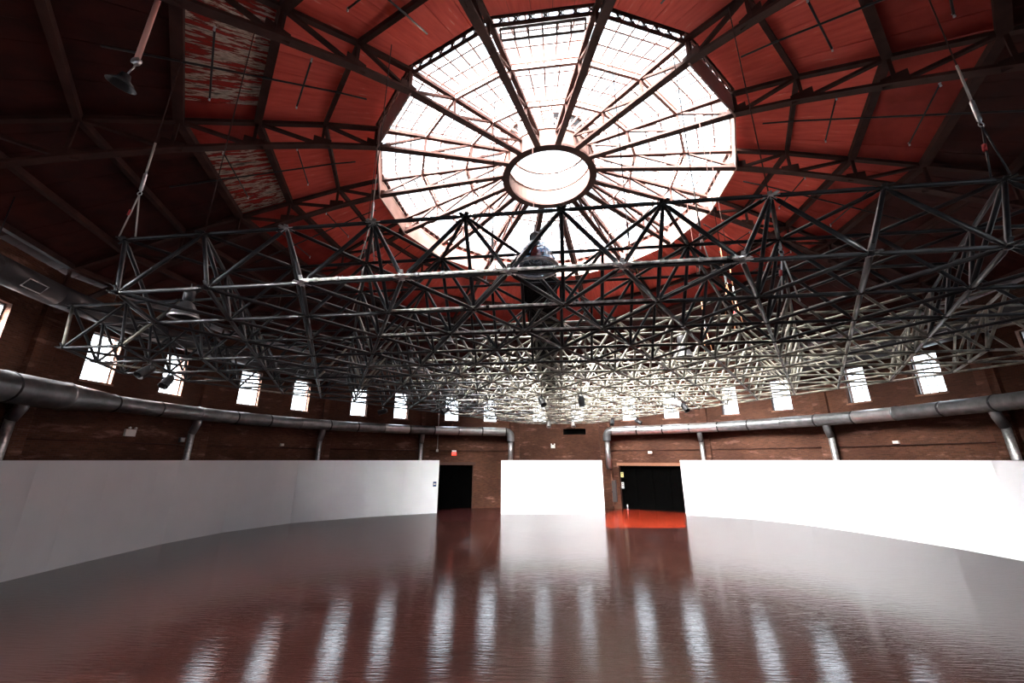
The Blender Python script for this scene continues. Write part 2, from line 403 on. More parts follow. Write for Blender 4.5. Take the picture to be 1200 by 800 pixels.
def plank(mb, k, i, j, n):
    (r0, z0), (r1, z1) = PROF[i], PROF[i + 1]; g = .01
    dz = RISE + random.uniform(-.010, .010)
    def pt(fr, r, z):
        a = vp(k, r, z); b_ = vp(k + 1, r, z); return a.lerp(b_, fr)
    f0, f1 = j / n, (j + 1) / n; w0 = (pt(1, r0, z0) - pt(0, r0, z0)).length; e0 = .006 / w0
    def P(fr, r, z, d): q = pt(fr, r, z); return Vector((q.x, q.y, z + dz + d))
    a = f0 + e0; b_ = f1 - e0
    ra, rb = r0 + g, r1 - g; za, zb = z0 - g * (z0 - z1) / (r1 - r0), z1 + g * (z0 - z1) / (r1 - r0)
    base = len(mb.v)
    mb.v += [P(a, ra, za, 0), P(b_, ra, za, 0), P(b_, rb, zb, 0), P(a, rb, zb, 0), P(a, ra, za, .04), P(b_, ra, za, .04), P(b_, rb, zb, .04), P(a, rb, zb, .04)]
    uo = random.uniform(0, 50); vo = random.uniform(0, 50); L = rb - ra; W = .55
    for f in ((0, 1, 2, 3), (7, 6, 5, 4), (0, 4, 5, 1), (1, 5, 6, 2), (2, 6, 7, 3), (3, 7, 4, 0)):
        mb.f.append(tuple(base + q for q in f)); mb.sm.append(False)
        uvs = {0: (0, 0), 1: (0, W), 2: (L, W), 3: (L, 0)}
        mb.uv.append([(uvs[q % 4][0] + uo, uvs[q % 4][1] + vo) for q in f])
peel_zone = {(11, 2): 1, (10, 2): 1}
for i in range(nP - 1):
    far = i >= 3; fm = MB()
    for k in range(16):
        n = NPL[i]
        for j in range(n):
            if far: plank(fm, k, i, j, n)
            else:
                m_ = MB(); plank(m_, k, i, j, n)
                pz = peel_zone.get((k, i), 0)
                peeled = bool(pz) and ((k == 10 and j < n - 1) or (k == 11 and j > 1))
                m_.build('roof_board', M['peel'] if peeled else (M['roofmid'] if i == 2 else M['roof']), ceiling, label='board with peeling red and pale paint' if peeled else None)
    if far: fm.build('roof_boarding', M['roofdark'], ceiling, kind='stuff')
# ring purlins between trusses
for i in range(1, nP):
    r, z = PROF[i]
    if i == nP - 1: r, z = R - .25, roof_z(R - .25)
    for k in range(16):
        m_ = MB(); hw = [.12, .22, .26, .18, .18, .2][i - 1]
        m_.bar(vp(k, r, z + .02), vp(k + 1, r, z + .02), hw, .2); m_.build('purlin', M['truss'], ceiling)

# ------------------------------------------------------------------ radial trusses
BOT = [(1.95, 15.42), (4.7, 14.75), (7.1, 14.15), (8.8, 13.52), (10.6, 12.74), (12.4, 11.88), (14.3, 10.85), (16.2, 9.7), (17.85, 8.7)]
BOT = [(r * K, S(z)) for r, z in BOT]
def interp(tab, r):
    for (r0, z0), (r1, z1) in zip(tab, tab[1:]):
        if r <= r1: return z0 + (z1 - z0) * (r - r0) / (r1 - r0)
    return tab[-1][1]
TOP = [(1.95 * K, S(16.08)), (7.2 * K, S(14.90))] + [(r, z) for r, z in PROF[1:-1]] + [(17.85 * K, roof_z(17.85 * K))]
NODES = [1.95, 3.62, 5.45, 7.2, 8.8, 10.6, 12.4, 14.3, 16.2, 17.85]
NODES = [r * K for r in NODES]
def clock(k):
    p = vp(k, 5.0 * K, 15 * K); q = Vector((CX, CY, 15 * K))
    def pr(v):
        pit = math.atan(139 / 467); c, s = math.cos(pit), math.sin(pit); x, y, z = v.x, v.y, v.z - H
        d = y * c + z * s; return 467 * x / d, 467 * (-y * s + z * c) / d
    a, b_ = pr(p), pr(q); ang = math.degrees(math.atan2(a[0] - b_[0], a[1] - b_[1])) % 360
    qh = round(ang / 7.5) % 48; h = qh // 4 or 12; nm = ['one','two','three','four','five','six','seven','eight','nine','ten','eleven','twelve']
    return (nm[h - 1] + " o'clock", 'quarter past ' + nm[h - 1], 'half past ' + nm[h - 1], 'quarter to ' + nm[h % 12])[qh % 4]
used = set()
for k in range(16):
    c = clock(k)
    assert c not in used, c
    used.add(c)
    e = empty('roof_truss', vp(k, R - .3, S(8.7)), label='brown steel roof truss running out from the skylight ring towards %s' % c, cat='roof truss', group='radial roof trusses')
    side = Vector((vert_dir(k).y, -vert_dir(k).x, 0))
    for tab, nm, wd, ht in ((TOP, 'top_chord', .16, .12), (BOT, 'bottom_chord', .25, .09)):
        m_ = MB(); pts = [vp(k, r, z) for r, z in tab]; base = 0
        ringv = []
        for i, p in enumerate(pts):
            ringv.append([p - side * wd / 2 - Vector((0, 0, ht / 2)), p + side * wd / 2 - Vector((0, 0, ht / 2)), p + side * wd / 2 + Vector((0, 0, ht / 2)), p - side * wd / 2 + Vector((0, 0, ht / 2))])
        m_.v = [v for q in ringv for v in q]
        for i in range(len(pts) - 1):
            for j in range(4): m_.f.append((i * 4 + j, i * 4 + (j + 1) % 4, i * 4 + 4 + (j + 1) % 4, i * 4 + 4 + j))
        m_.f += [(3, 2, 1, 0), tuple(len(m_.v) - 4 + j for j in range(4))]
        m_.uv = [None] * len(m_.f); m_.sm = [False] * len(m_.f); m_.build(nm, M['truss'], e)
    for i, r in enumerate(NODES):
        zt_, zb_ = interp(TOP, r), interp(BOT, r)
        m_ = MB(); m_.bar(vp(k, r, zb_), vp(k, r, zt_), .09, .07, side); m_.build('post', M['truss'], e)
        if i < len(NODES) - 1:
            r2 = NODES[i + 1]
            m_ = MB(); m_.bar(vp(k, r, zt_), vp(k, r2, interp(BOT, r2)), .07, .09, side) if i < 3 else m_.bar(vp(k, r, zb_), vp(k, r2, interp(TOP, r2)), .09, .12, side)
            m_.build('diagonal', M['truss'], e)
        if 2 < i < 8:
            m_ = MB(); vd = vert_dir(k); m_.box(vp(k, r, zb_ + .16), vd * .28, side * .018, Vector((0, 0, .16))); m_.build('gusset_plate', M['truss'], e)

# ------------------------------------------------------------------ skylight
sky = empty('skylight', (CX, CY, S(14.15)), label='large sixteen-sided glass skylight with red-brown radial framing high in the roof', cat='skylight')
def gz(r): return interp(TOP, r) + .32
RI, RM1, RM2, RC = 1.95 * K, 3.62 * K, 5.45 * K, 7.12 * K
bands = [(RC, RM2, 6, 3), (RM2, RM1, 4, 3), (RM1, RI, 3, 2)]
panes = []
for k in range(16):
    for (ra, rb, nc, nr) in bands:
        for j in range(1, nc):
            f = j / nc; m_ = MB()
            a = vp(k, ra, gz(ra)).lerp(vp(k + 1, ra, gz(ra)), f); b_ = vp(k, rb, gz(rb)).lerp(vp(k + 1, rb, gz(rb)), f)
            m_.bar(a, b_, .055, .05); m_.build('glazing_bar', M['bar'], sky)
        for q in range(1, nr):
            r = ra + (rb - ra) * q / nr; m_ = MB()
            m_.bar(vp(k, r, gz(r)), vp(k + 1, r, gz(r)), .055, .045); m_.build('glazing_bar', M['bar'], sky)
        for j in range(nc):
            for q in range(nr):
                r0 = ra + (rb - ra) * q / nr; r1 = ra + (rb - ra) * (q + 1) / nr
                def P(f, r): z = gz(r) + .03; return vp(k, r, z).lerp(vp(k + 1, r, z), f)
                panes.append([P(j / nc, r0), P((j + 1) / nc, r0), P((j + 1) / nc, r1), P(j / nc, r1)])
    for r in (RM1, RM2):                        # double purlins
        for dz, wd in ((.30, .06), (.02, .10)):
            m_ = MB(); m_.bar(vp(k, r, interp(TOP, r) + dz - .04), vp(k + 1, r, interp(TOP, r) + dz - .04), wd, .09); m_.build('purlin', M['cream'], sky)
    m_ = MB(); m_.bar(vp(k, RC, gz(RC)), vp(k, RI, gz(RI)), .06, .08); m_.build('rafter', M['cream'], sky)
panes.sort(key=lambda p: -((p[0] - p[2]).cross(p[1] - p[3])).length / ((p[0] - cam.location).length ** 2))
for p in panes[:300]:
    m_ = MB(); m_.quad(p); m_.build('pane', M['skyglass'], sky)
m_ = MB()
for p in panes[300:]: m_.quad(p)
m_.build('far_panes', M['skyglass'], sky, kind='stuff')
# curb: plates, rails and lattice
lat = MB()
zc = S(14.90)
for k in range(16):
    n, t = facet(k); a, b_ = vp(k, RC, 0), vp(k + 1, RC, 0)
    def Z(v, z): return Vector((v.x, v.y, z))
    for z, h in ((zc - .02, .07), (gz(RC) - .02, .07)):
        m_ = MB(); m_.bar(Z(a, z), Z(b_, z), .08, h); m_.build('curb_rail', M['truss'] if k in (7, 8, 9) else M['cream'], sky)
    if k not in (7, 8, 9):
        m_ = MB(); m_.bar(Z(a, (zc + S(14.12)) / 2 - .04), Z(b_, (zc + S(14.12)) / 2 - .04), .05, zc - S(14.12), (0, 0, 1)); m_.build('curb_plate', M['cream'], sky)
    z0, z1 = zc + .02, gz(RC) - .06; nX = 7
    for q in range(nX):
        p0 = a.lerp(b_, (q + .08) / nX); p1 = a.lerp(b_, (q + .40) / nX)
        lat.bar(Z(p0, z0), Z(p1, z1), .03, .03, n); lat.bar(Z(p0, z1), Z(p1, z0), .03, .03, n)
        pm = a.lerp(b_, (q + .72) / nX); rad = (z1 - z0) / 2; pts = []
        for h in range(13):
            an = 2 * PI * h / 12; pts.append(pm + t * (math.cos(an) * .16) + Vector((0, 0, (z0 + z1) / 2 + math.sin(an) * rad)))
        lat.tube(pts, .014, 4)
lat.build('curb_lattice', M['truss'], sky, kind='stuff')
# outer roof flashing so no sky shows between curb and roof
m_ = MB(); m_.v = []
for (r, z) in ((RC + .02, gz(RC) + .02), (PROF[0][0] + .25, S(14.9) + RISE + .1)): m_.v += [vp(k, r, z) for k in range(16)]
for (r, z) in ((RC + .02, gz(RC) + .07), (PROF[0][0] + .25, S(14.9) + RISE + .3)): m_.v += [vp(k, r, z) for k in range(16)]
for k in range(16):
    j = (k + 1) % 16
    m_.f += [(k, j, 16 + j, 16 + k), (32 + k, 48 + k, 48 + j, 32 + j), (k, 32 + k, 32 + j, j), (16 + k, 16 + j, 48 + j, 48 + k)]
m_.uv = [None] * len(m_.f); m_.sm = [False] * len(m_.f); m_.build('curb_flashing', M['truss'], sky)
# compression ring and lantern
def ringmesh(ro, ri, z0, z1, n=48):
    m = MB(); m.lathe([(ri, z0), (ro, z0), (ro, z1), (ri, z1), (ri, z0)], (CX, CY, 0), n); m.sm = [False] * len(m.f); return m
ringmesh(2.04 * K, 1.74 * K, S(15.36), S(15.46)).build('ring_flange', M['truss'], sky)
ringmesh(1.92 * K, 1.86 * K, S(15.46), S(16.25)).build('ring_drum', M['drum'], sky)
ringmesh(1.98 * K, 1.80 * K, S(16.25), S(16.32)).build('ring_flange', M['cream'], sky)
ringmesh(1.92 * K, 1.80 * K, S(17.20), S(17.42)).build('lantern_ring', M['cream'], sky)
for q in range(16):
    a = 2 * PI * q / 16; a2 = 2 * PI * (q + 1) / 16
    def L(a, r, z): return Vector((CX + math.sin(a) * r * K, CY + math.cos(a) * r * K, S(z)))
    m_ = MB(); m_.bar(L(a, 1.88, 16.3), L(a, 1.88, 17.25), .04, .05, (math.sin(a), math.cos(a), 0)); m_.build('lantern_post', M['bar'], sky)
    m_ = MB(); m_.bar(L(a, 1.86, 17.4), L(a, .9, 17.9), .03, .04); m_.build('lantern_rib', M['bar'], sky)
    m_ = MB(); m_.bar(L(a, .9, 17.9), L(a, .06, 18.1), .03, .04); m_.build('lantern_rib', M['bar'], sky)
    m_ = MB(); m_.bar(L(a, .9, 17.9), L(a2, .9, 17.9), .03, .04); m_.build('lantern_rib', M['bar'], sky)
    m_ = MB(); m_.quad([L(a, 1.88, 16.3), L(a2, 1.88, 16.3), L(a2, 1.88, 17.22), L(a, 1.88, 17.22)]); m_.build('lantern_pane', M['skyglass'], sky)
    m_ = MB(); m_.quad([L(a, 1.86, 17.44), L(a2, 1.86, 17.44), L(a2, .9, 17.94), L(a, .9, 17.94)]); m_.build('lantern_pane', M['skyglass'], sky)
    m_ = MB(); m_.quad([L(a, .9, 17.94), L(a2, .9, 17.94), L(a2, .02, 18.15), L(a, .02, 18.15)]); m_.build('lantern_pane', M['skyglass'], sky)
m_ = MB(); n, t = facet(8); c0 = CEN + n * (2.06 * K)
pts = [c0 + t * (.42 * math.cos(a)) + Vector((0, 0, S(16.25) + .42 * math.sin(a))) for a in [PI * i / 12 for i in range(13)]]
m_.tube(pts, .05, 8); m_.build('maintenance_hoop', M['cream'], sky, label='small arched hoop on the near side of the ring')
# vent grille inside the near edge
g7 = empty('ventilation_grille', CEN + facet(8)[0] * (6.7 * K) + Vector((0, 0, S(14.95))), label='dark slatted ventilation grille at the top edge of the skylight', cat='vent')
n, t = facet(8); hw = 6.62 * K * math.tan(PI / 16) - .16
def G(s, r, z): p = CEN + n * (r * K) + t * s; return Vector((p.x, p.y, z))
zg0 = S(15.02)
gu = (G(0, 6.32, zg0 + .09) - G(0, 6.78, zg0)).normalized()
for r, z in ((6.80, zg0), (6.45, zg0 + .06)):
    m_ = MB(); m_.bar(G(-hw, r, z), G(hw, r, z), .09, .09); m_.build('grille_rail', M['frame'], g7)
for j in range(7):
    s = -hw + 2 * hw * j / 6; m_ = MB(); m_.bar(G(s, 6.80, zg0), G(s, 6.45, zg0 + .06), .06, .06); m_.build('grille_post', M['frame'], g7)
m_ = MB()
for j in range(60):
    s = -hw + 2 * hw * (j + .5) / 60
    m_.bar(G(s, 6.80, zg0), G(s, 6.45, zg0 + .06), .016, .03)
m_.build('grille_slats', M['frame'], g7, kind='stuff')

# ------------------------------------------------------------------ sprinkler pipes under the roof boards
def clockf(k):
    return None
FN = {}
for k in [4, 3, 5, 6, 7, 8, 9, 10, 11, 12, 13]:
    n, t = facet(k); ca, cb = clock(k), clock((k + 1) % 16)
    def Q(r, s): z = roof_z(r * K) - .12; p = CEN + n * (r * K * math.cos(PI / 16)) + t * s; return Vector((p.x, p.y, z))
    e = empty('sprinkler_pipe', Q(10, 0), label='dark sprinkler pipe cross between the trusses at %s and %s' % (ca, cb), cat='pipe', group='sprinkler pipe crosses')
    pts = [Q(r, .05) for r in (8.0, 8.8, 10.6, 12.4, 13.6)]
    MB().tube(pts, .028, 6).build('main_pipe', M['black'], e)
    for r, hl in ((9.75, 1.0), (11.75, 1.25)):
        MB().tube([Q(r, -hl), Q(r, hl)], .025, 6).build('branch_pipe', M['black'], e)
        for s in (-hl, hl):
            MB().lathe([(.0, -.10), (.03, -.08), (.02, 0), (.035, .03)], Q(r, s), 6).build('sprinkler_head', M['galv'], e)

# ------------------------------------------------------------------ space frame
ZT = 4.19; A0 = (.20541517 * ZT, 1.43684337 * ZT); ANG = -.11396551; A = .40968987 * ZT; HH = A / math.sqrt(1.5)
zt = H + ZT; zb = zt - HH
def node(i, j, bot):
    ox, oy = (.5, -1 / (2 * 3 ** .5)) if bot else (0, 0)
    lx, ly = (i + j * .5 + ox) * A, (j * 3 ** .5 / 2 + oy) * A; c, s = math.cos(ANG), math.sin(ANG)
    return Vector((A0[0] + c * lx - s * ly, A0[1] + s * lx + c * ly, zb if bot else zt))
def ok(i, j, bot):
    if i < -11 or j < 0 or i + j > (10 if bot else 11): return False
    p = node(i, j, bot); return math.hypot(p.x - CX, p.y - CY) < (16.1 if p.y < 24 else 17.6) and not (p.y < 9 and p.x > 11) and not (p.y < 9.6 and p.x < -8.2)
TN = {(i, j) for i in range(-12, 12) for j in range(0, 23) if ok(i, j, 0)}
BN = {(i, j) for i in range(-12, 12) for j in range(0, 23) if ok(i, j, 1)}
struts = []
for S_, b_ in ((TN, 0), (BN, 1)):
    for (i, j) in S_:
        for d in ((1, 0), (0, 1), (-1, 1)):
            q = (i + d[0], j + d[1])
            if q in S_: struts.append((node(i, j, b_), node(*q, b_)))
for (i, j) in TN:
    for q in ((i, j), (i - 1, j), (i - 1, j + 1)):
        if q in BN: struts.append((node(i, j, 0), node(*q, 1)))
sf = empty('space_frame', (A0[0], A0[1] + 12, zb), label='big black tubular space frame grid hanging below the skylight', cat='lighting grid')
sm = MB(); RT = .037
sm.tube([(0, 0, .035), (0, 0, .10), (0, 0, .16), (0, 0, A - .16), (0, 0, A - .10), (0, 0, A - .035)], [.016, .020, RT, RT, .020, .016], 8)
strut_me = sm.mesh('strut', M['black'])
dist = lambda s: ((s[0] + s[1]) / 2 - cam.location).length
struts.sort(key=dist)
for a, b_ in struts[:300]: place('strut', strut_me, frame_to(a, b_), sf)
fm = MB()
fd = MB()
for a, b_ in struts[300:]:
    d = (b_ - a).normalized(); pale = random.random() < min(1, max(.06, (a.x + 6) / 7)) and a.y > 9  # more struts get the painted-in sunlight towards the right
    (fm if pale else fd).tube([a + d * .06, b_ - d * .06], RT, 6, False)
fm.build('far_struts', M['paled'], sf, kind='stuff', label='far struts coloured paler to imitate sunlight on them')
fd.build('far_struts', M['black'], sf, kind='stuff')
hm = MB()                                       # pressed steel node: six bent lugs round a hub
hm.lathe([(.0, -.035), (.045, -.03), (.05, 0), (.045, .03), (0, .035)], (0, 0, 0), 8)
for q in range(6):
    a = q * PI / 3; d = Vector((math.cos(a), math.sin(a), 0)); s_ = Vector((-d.y, d.x, 0))
    hm.box(d * .085, d * .055, s_ * .035, Vector((0, 0, .007)))
for q in range(3):
    a = PI / 2 + q * 2 * PI / 3; d = Vector((math.cos(a) * .577, math.sin(a) * .577, -.816)).normalized(); s_ = Vector((-math.sin(a), math.cos(a), 0))
    hm.box(d * .09, d * .05, s_ * .03, d.cross(s_) * .007)
hub_t = hm.mesh('node_plate', M['black']); hub_g = hm.mesh('node_plate', M['galv'])
nodes = [(node(i, j, 0), 0, (i, j)) for i, j in TN] + [(node(i, j, 1), 1, (i, j)) for i, j in BN]
nodes.sort(key=lambda q: (q[0] - cam.location).length)
BRIGHT = {(-3, 0, 0), (-2, 0, 0), (2, 0, 0), (0, 0, 1), (-2, 0, 1), (-3, 0, 1), (1, 0, 1), (-1, 0, 1)}
for p, b_, ij in nodes[:300]:
    R_ = Matrix.Rotation(ANG, 4, 'Z')
    if b_: R_ = R_ @ Matrix.Rotation(PI, 4, 'X')
    R_.translation = p
    br = (*ij, b_) in BRIGHT
    place('node_plate', hub_g if br else hub_t, R_, sf, label='bright silver node plate' if br else None)
fm = MB()
for p, b_, ij in nodes[300:]: fm.lathe([(0, -.04), (.07, 0), (0, .04)], p, 6)
fm.build('far_node_plates', M['black'], sf, kind='stuff')

# pipes clamped under the bottom chords of the nearest rows
def batten(j, i0, i1, label, off=.0, m='pipe', bump_=True):
    a, b_ = node(i0, j, 1), node(i1, j, 1); dz = Vector((0, -.07, .02 + off)); a = a + dz; b_ = b_ + dz
    e = empty('pipe_batten', (a + b_) / 2, label=label, cat='pipe')
    MB().tube([a, b_], .026, 8).build('pipe', M[m], e)
    n_ = int((b_ - a).length / .42)
    for q in range(n_):
        p = a.lerp(b_, (q + .5 + random.uniform(-.2, .2)) / n_); d = (b_ - a).normalized()
        if random.random() < .6: MB().tube([p - d * .03, p + d * .03], .036, 8).build('tape_wrap', M['galv'] if random.random() < .6 else M['black'], e)
batten(0, -3, 1, 'silver pipe with taped cable along the nearest lower row of the space frame')
batten(1, -3, 0, 'timeworn silver pipe along the second lower row of the space frame')
batten(2, -4, -1, 'dull pipe along the third lower row of the space frame')

# ------------------------------------------------------------------ black fabric duct lying over the frame
a, b_ = Vector((.70, 9.4, zt + .10)), Vector((2.5, 27.0, zt + .10))
d = (b_ - a).normalized(); s_ = Vector((d.y, -d.x, 0))
e = empty('fabric_duct', (a + b_) / 2, label='long black fabric duct lying on top of the space frame, receding from centre', cat='duct')
ns = 9
for q in range(ns):
    p0 = a.lerp(b_, q / ns); p1 = a.lerp(b_, (q + .985) / ns); hw_, hh_ = .46, .78
    m_ = MB(); m_.hexa([p0 - s_ * hw_, p0 + s_ * hw_, p1 + s_ * hw_, p1 - s_ * hw_] + [v + Vector((0, 0, hh_)) for v in (p0 - s_ * hw_ * .95, p0 + s_ * hw_ * .95, p1 + s_ * hw_ * .95, p1 - s_ * hw_ * .95)])
    m_.build('duct_section', M['drape'], e)

# ------------------------------------------------------------------ hangers between roof and frame
def hanger(x, y, ztop, label, zlow=None, sling='rope', two=True, rodm='cable', tb=.62, rr=.012):
    zl = zlow if zlow is not None else zt + .04
    e = empty('suspension_cable', (x, y, ztop), label=label, cat='cable', group='cables holding the space frame')
    zm = zl + 1.0 if two else zl + .05
    zs_ = min(ztop - .1, zl + 2.3); MB().tube([(x, y, ztop), (x, y, zs_)], .012, 6).build('support_rod', M['truss'], e)
    MB().tube([(x, y, zs_), (x, y, zm + (.55 if two else -.05))], rr, 6).build('cable', M[rodm], e)
    if not two: return e
    MB().tube([(x, y, zm + .55), (x, y, zm + .50), (x, y, zm + .12), (x, y, zm + .07)], [.012, .032, .032, .012], 8).build('turnbuckle', M['galv'], e)
    pts = [Vector((x + .045 * math.sin(a), y, zm + .03 + .045 * math.cos(a))) for a in [2 * PI * i / 10 for i in range(11)]]
    MB().tube(pts, .010, 5).build('shackle', M['galv'], e)
    if two:
        for sg in (-1, 1): MB().tube([(x, y, zm), (x + sg * .17, y + .02, zl)], .014, 6).build('sling_leg', M[sling], e)
        MB().tube([(x - .08, y + .01, zm - .36), (x - .10, y + .01, zm - .48)], .03, 6).build('tape_flag', M['redtape'], e)
    return e
def zr(x, y): r = math.hypot(x - CX, y - CY); return interp(BOT, r) if r > 1.9 * K else S(15.4)
n1 = node(-5, 0, 0); hanger(n1.x, n1.y, zr(n1.x, n1.y), 'pale cable with turnbuckle and two-leg sling at far left, above the frame corner', sling='cable', rr=.02)
n1 = node(-5, 3, 0); hanger(n1.x, n1.y, zr(n1.x, n1.y), 'thin dark cable with red tape near the left edge, above the tall window', sling='cable', rodm='black')
n1 = node(4, 0, 0); hanger(n1.x, n1.y, zr(n1.x, n1.y), 'dark cable with turnbuckle and red tape at the upper right edge', sling='black', rr=.02)
n1 = node(-4, 0, 0); hanger(n1.x, n1.y, zr(n1.x, n1.y), 'thin dark cable meeting the left end of the front top rail', two=False, rodm='truss', rr=.010)
n1 = node(-3, 1, 0); hanger(n1.x, n1.y, zr(n1.x, n1.y), 'pale cable left of the skylight hanging from a truss joint', sling='cable')
n1 = node(-2, 2, 0); hanger(n1.x, n1.y, zr(n1.x, n1.y), 'cable with white sling behind the left half of the front rails', sling='signw')
n1 = node(0, 2, 0); hanger(n1.x, n1.y, zr(n1.x, n1.y), 'cable with orange sling just right of the glass dome lamp', sling='rope')
n1 = node(1, 2, 0); hanger(n1.x, n1.y, zr(n1.x, n1.y), 'pale cable right of centre dropping past the skylight far rim', sling='signw', rr=.018)
n1 = node(2, 1, 0); hanger(n1.x, n1.y, zr(n1.x, n1.y), 'bright white cable with long turnbuckle right of the skylight', sling='signw', rodm='signw', zlow=zb + .1, rr=.016)
n1 = node(1, 4, 0); hanger(n1.x, n1.y, zr(n1.x, n1.y), 'nearest cable of the orange sling cluster right of the skylight', sling='rope', rodm='rope', rr=.014)
n1 = node(1, 5, 0); hanger(n1.x, n1.y, zr(n1.x, n1.y), 'middle cable of the orange sling cluster right of the skylight', sling='rope', rodm='rope', rr=.014)
n1 = node(0, 7, 0); hanger(n1.x, n1.y, zr(n1.x, n1.y), 'farthest cable of the orange sling cluster right of the skylight', sling='rope', rodm='rope', rr=.014)
n1 = node(-3, 5, 0); hanger(n1.x, n1.y, zr(n1.x, n1.y), 'orange cable dropping left of the black fabric duct', sling='rope', rodm='rope')
n1 = node(-5, 9, 0); hanger(n1.x, n1.y, zr(n1.x, n1.y), 'pale cable hanging over the far left part of the frame', sling='cable')

# pulley on a pink strut, upper left
px, py = -7.15, 5.75
e = empty('hanging_floodlight', (px, py, 12.9), label='dark floodlight hanging from a pink pipe and pulley at upper left', cat='floodlight')
MB().tube([(px, py, 13.0), (px, py, 11.0)], .045, 8).build('drop_pipe', M['pinkpipe'], e)
MB().lathe([(0, -.03), (.085, -.03), (.07, 0), (.085, .03), (0, .03)], (px, py, 10.93), 14, (0, 1, 0)).build('pulley', M['galv'], e)
MB().tube([(px, py, 10.86), (px - .01, py, 10.76), (px - .05, py, 10.70), (px - .09, py, 10.60)], .014, 6).build('hook', M['galv'], e)
MB().lathe([(.0, .16), (.07, .15), (.09, .05), (.23, -.09), (.22, -.09), (.08, .04), (0, .05)], (px - .12, py, 10.45), 20, (.25, -.1, .95)).build('reflector', M['black'], e)

# ------------------------------------------------------------------ round ducts along the brick wall
def wall_arc(off, az0, az1, z, step=2.0):
    pts = []; a = az0; da = step / R
    n_ = max(1, int(round(abs(az1 - az0) / da)))
    for i in range(n_ + 1):
        an = az0 + (az1 - az0) * i / n_; pts.append(Vector((CX + math.sin(an) * off, CY + math.cos(an) * off, z)))
    return pts
def az_of(x, y): return math.atan2(x - CX, y - CY)
DO = AP - .62; DZ = 5.93
def duct_run(pts, radii, label, drops, bright, end_dir):
    e = empty('wall_duct', pts[len(pts) // 2], label=label, cat='duct')
    for i in range(len(pts) - 1):
        m_ = MB().tube([pts[i], pts[i + 1]], [radii[i], radii[i + 1]], 20, False)
        m_.build('duct_section', M['ductb'] if i in bright else M['duct'], e, label='bright bare metal section' if i in bright else None)
        d = (pts[i + 1] - pts[i]).normalized(); p = pts[i + 1]; r = radii[i + 1]
        MB().tube([p - d * .05, p - d * .02, p + d * .02, p + d * .05], [r + .003, r + .022, r + .022, r + .003], 20, False).build('joint_band', M['black'] if i % 3 else M['duct'], e)
        if i % 2 == 0:                           # hanger bracket back to the wall
            out = Vector((p.x - CX, p.y - CY, 0)).normalized(); up = Vector((0, 0, 1))
            MB().bar(p + up * (r + .02), p + up * (r + .02) + out * .75, .05, .05).build('wall_bracket', M['black'], e)
    # elbow down at the inner end
    p = pts[-1]; d = (pts[-1] - pts[-2]).normalized(); r = radii[-1] * .9; el = []
    for i in range(7):
        a = PI / 2 * i / 6; el.append(p + d * math.sin(a) * .42 - Vector((0, 0, 1 - math.cos(a))) * .42)
    el.append(el[-1] - Vector((0, 0, .35)))
    MB().tube(el, r, 20, False).build('elbow', M['duct'], e)
    q = el[-1]; MB().tube([q, (q.x, q.y, end_dir)], r * .62, 16).build('drop_pipe', M['ductb'], e)
    for x, y, rr in drops:
        an = az_of(x, y); a_ = Vector((CX + math.sin(an) * DO, CY + math.cos(an) * DO, DZ)); o_ = Vector((CX + math.sin(an) * (DO + .34), CY + math.cos(an) * (DO + .34), 0))
        MB().tube([a_, (a_.x * .6 + o_.x * .4, a_.y * .6 + o_.y * .4, DZ - .55), (o_.x, o_.y, DZ - .95)], rr * 1.25, 14).build('branch_elbow', M['duct'], e)
        MB().tube([(o_.x, o_.y, DZ - .9), (o_.x, o_.y, 2.2)], rr, 14).build('branch_pipe', M['galv'], e)
azL0, azL1 = math.radians(-118), az_of(-.55, 34.2)
pts = wall_arc(DO, azL0, azL1, DZ, 2.05); rad = []
for p in pts: rad.append(.50 if p.y < 15.0 and p.x < 0 else .33)
duct_run(pts, rad, 'long grey round duct curving along the left brick wall above the white panels',
         [(-16.45, 13.6, .14), (-15.76, 20.6, .14), (-12.42, 27.1, .14), (-6.89, 31.8, .14)], {len(pts) - 2, len(pts) - 3, len(pts) - 4, len(pts) - 6}, 3.4)
azR0, azR1 = math.radians(118), az_of(8.15, 33.2)
pts = wall_arc(DO, azR0, azR1, DZ, 2.05)
duct_run(pts, [.34] * len(pts), 'long grey round duct curving along the right brick wall above the white panels',
         [(13.75, 29.9, .14), (18.5, 23.8, .15), (20.4, 16.8, .15)], {len(pts) - 2, len(pts) - 3, len(pts) - 4, len(pts) - 5, 7}, 3.0)
# upper ducts above the windows, half hidden by the frame
def upper(az0, az1, label):
    pts = wall_arc(AP - 1.15, az0, az1, 9.15, 2.4); e = empty('upper_duct', pts[len(pts) // 2], label=label, cat='duct')
    for i in range(len(pts) - 1):
        MB().tube([pts[i], pts[i + 1]], .40, 18).build('duct_section', M['ductdark'], e)
        d = (pts[i + 1] - pts[i]).normalized(); c = (pts[i] + pts[i + 1]) / 2; inn = Vector((CX - c.x, CY - c.y, 0)).normalized()
        if i % 2 == 0:
            fr = MB(); q = c + inn * .36 + Vector((0, 0, -.18)); u2 = (Vector((0, 0, 1)) * .8 + inn * .6).normalized()
            cs = [q - d * .34 - u2 * .15, q + d * .34 - u2 * .15, q + d * .34 + u2 * .15, q - d * .34 + u2 * .15]
            fr.tube(cs + [cs[0]], .018, 6); fr.build('register_frame', M['galv'], e)
    for p in pts[::2]:
        MB().tube([p + Vector((0, 0, .38)), (p.x, p.y, roof_z(AP - 1.15) - .05)], .015, 6).build('hanger_rod', M['black'], e)
upper(math.radians(-122), math.radians(-48), 'dark round duct high on the left wall behind the space frame')
upper(math.radians(118), math.radians(54), 'dark round duct high on the right wall behind the space frame')

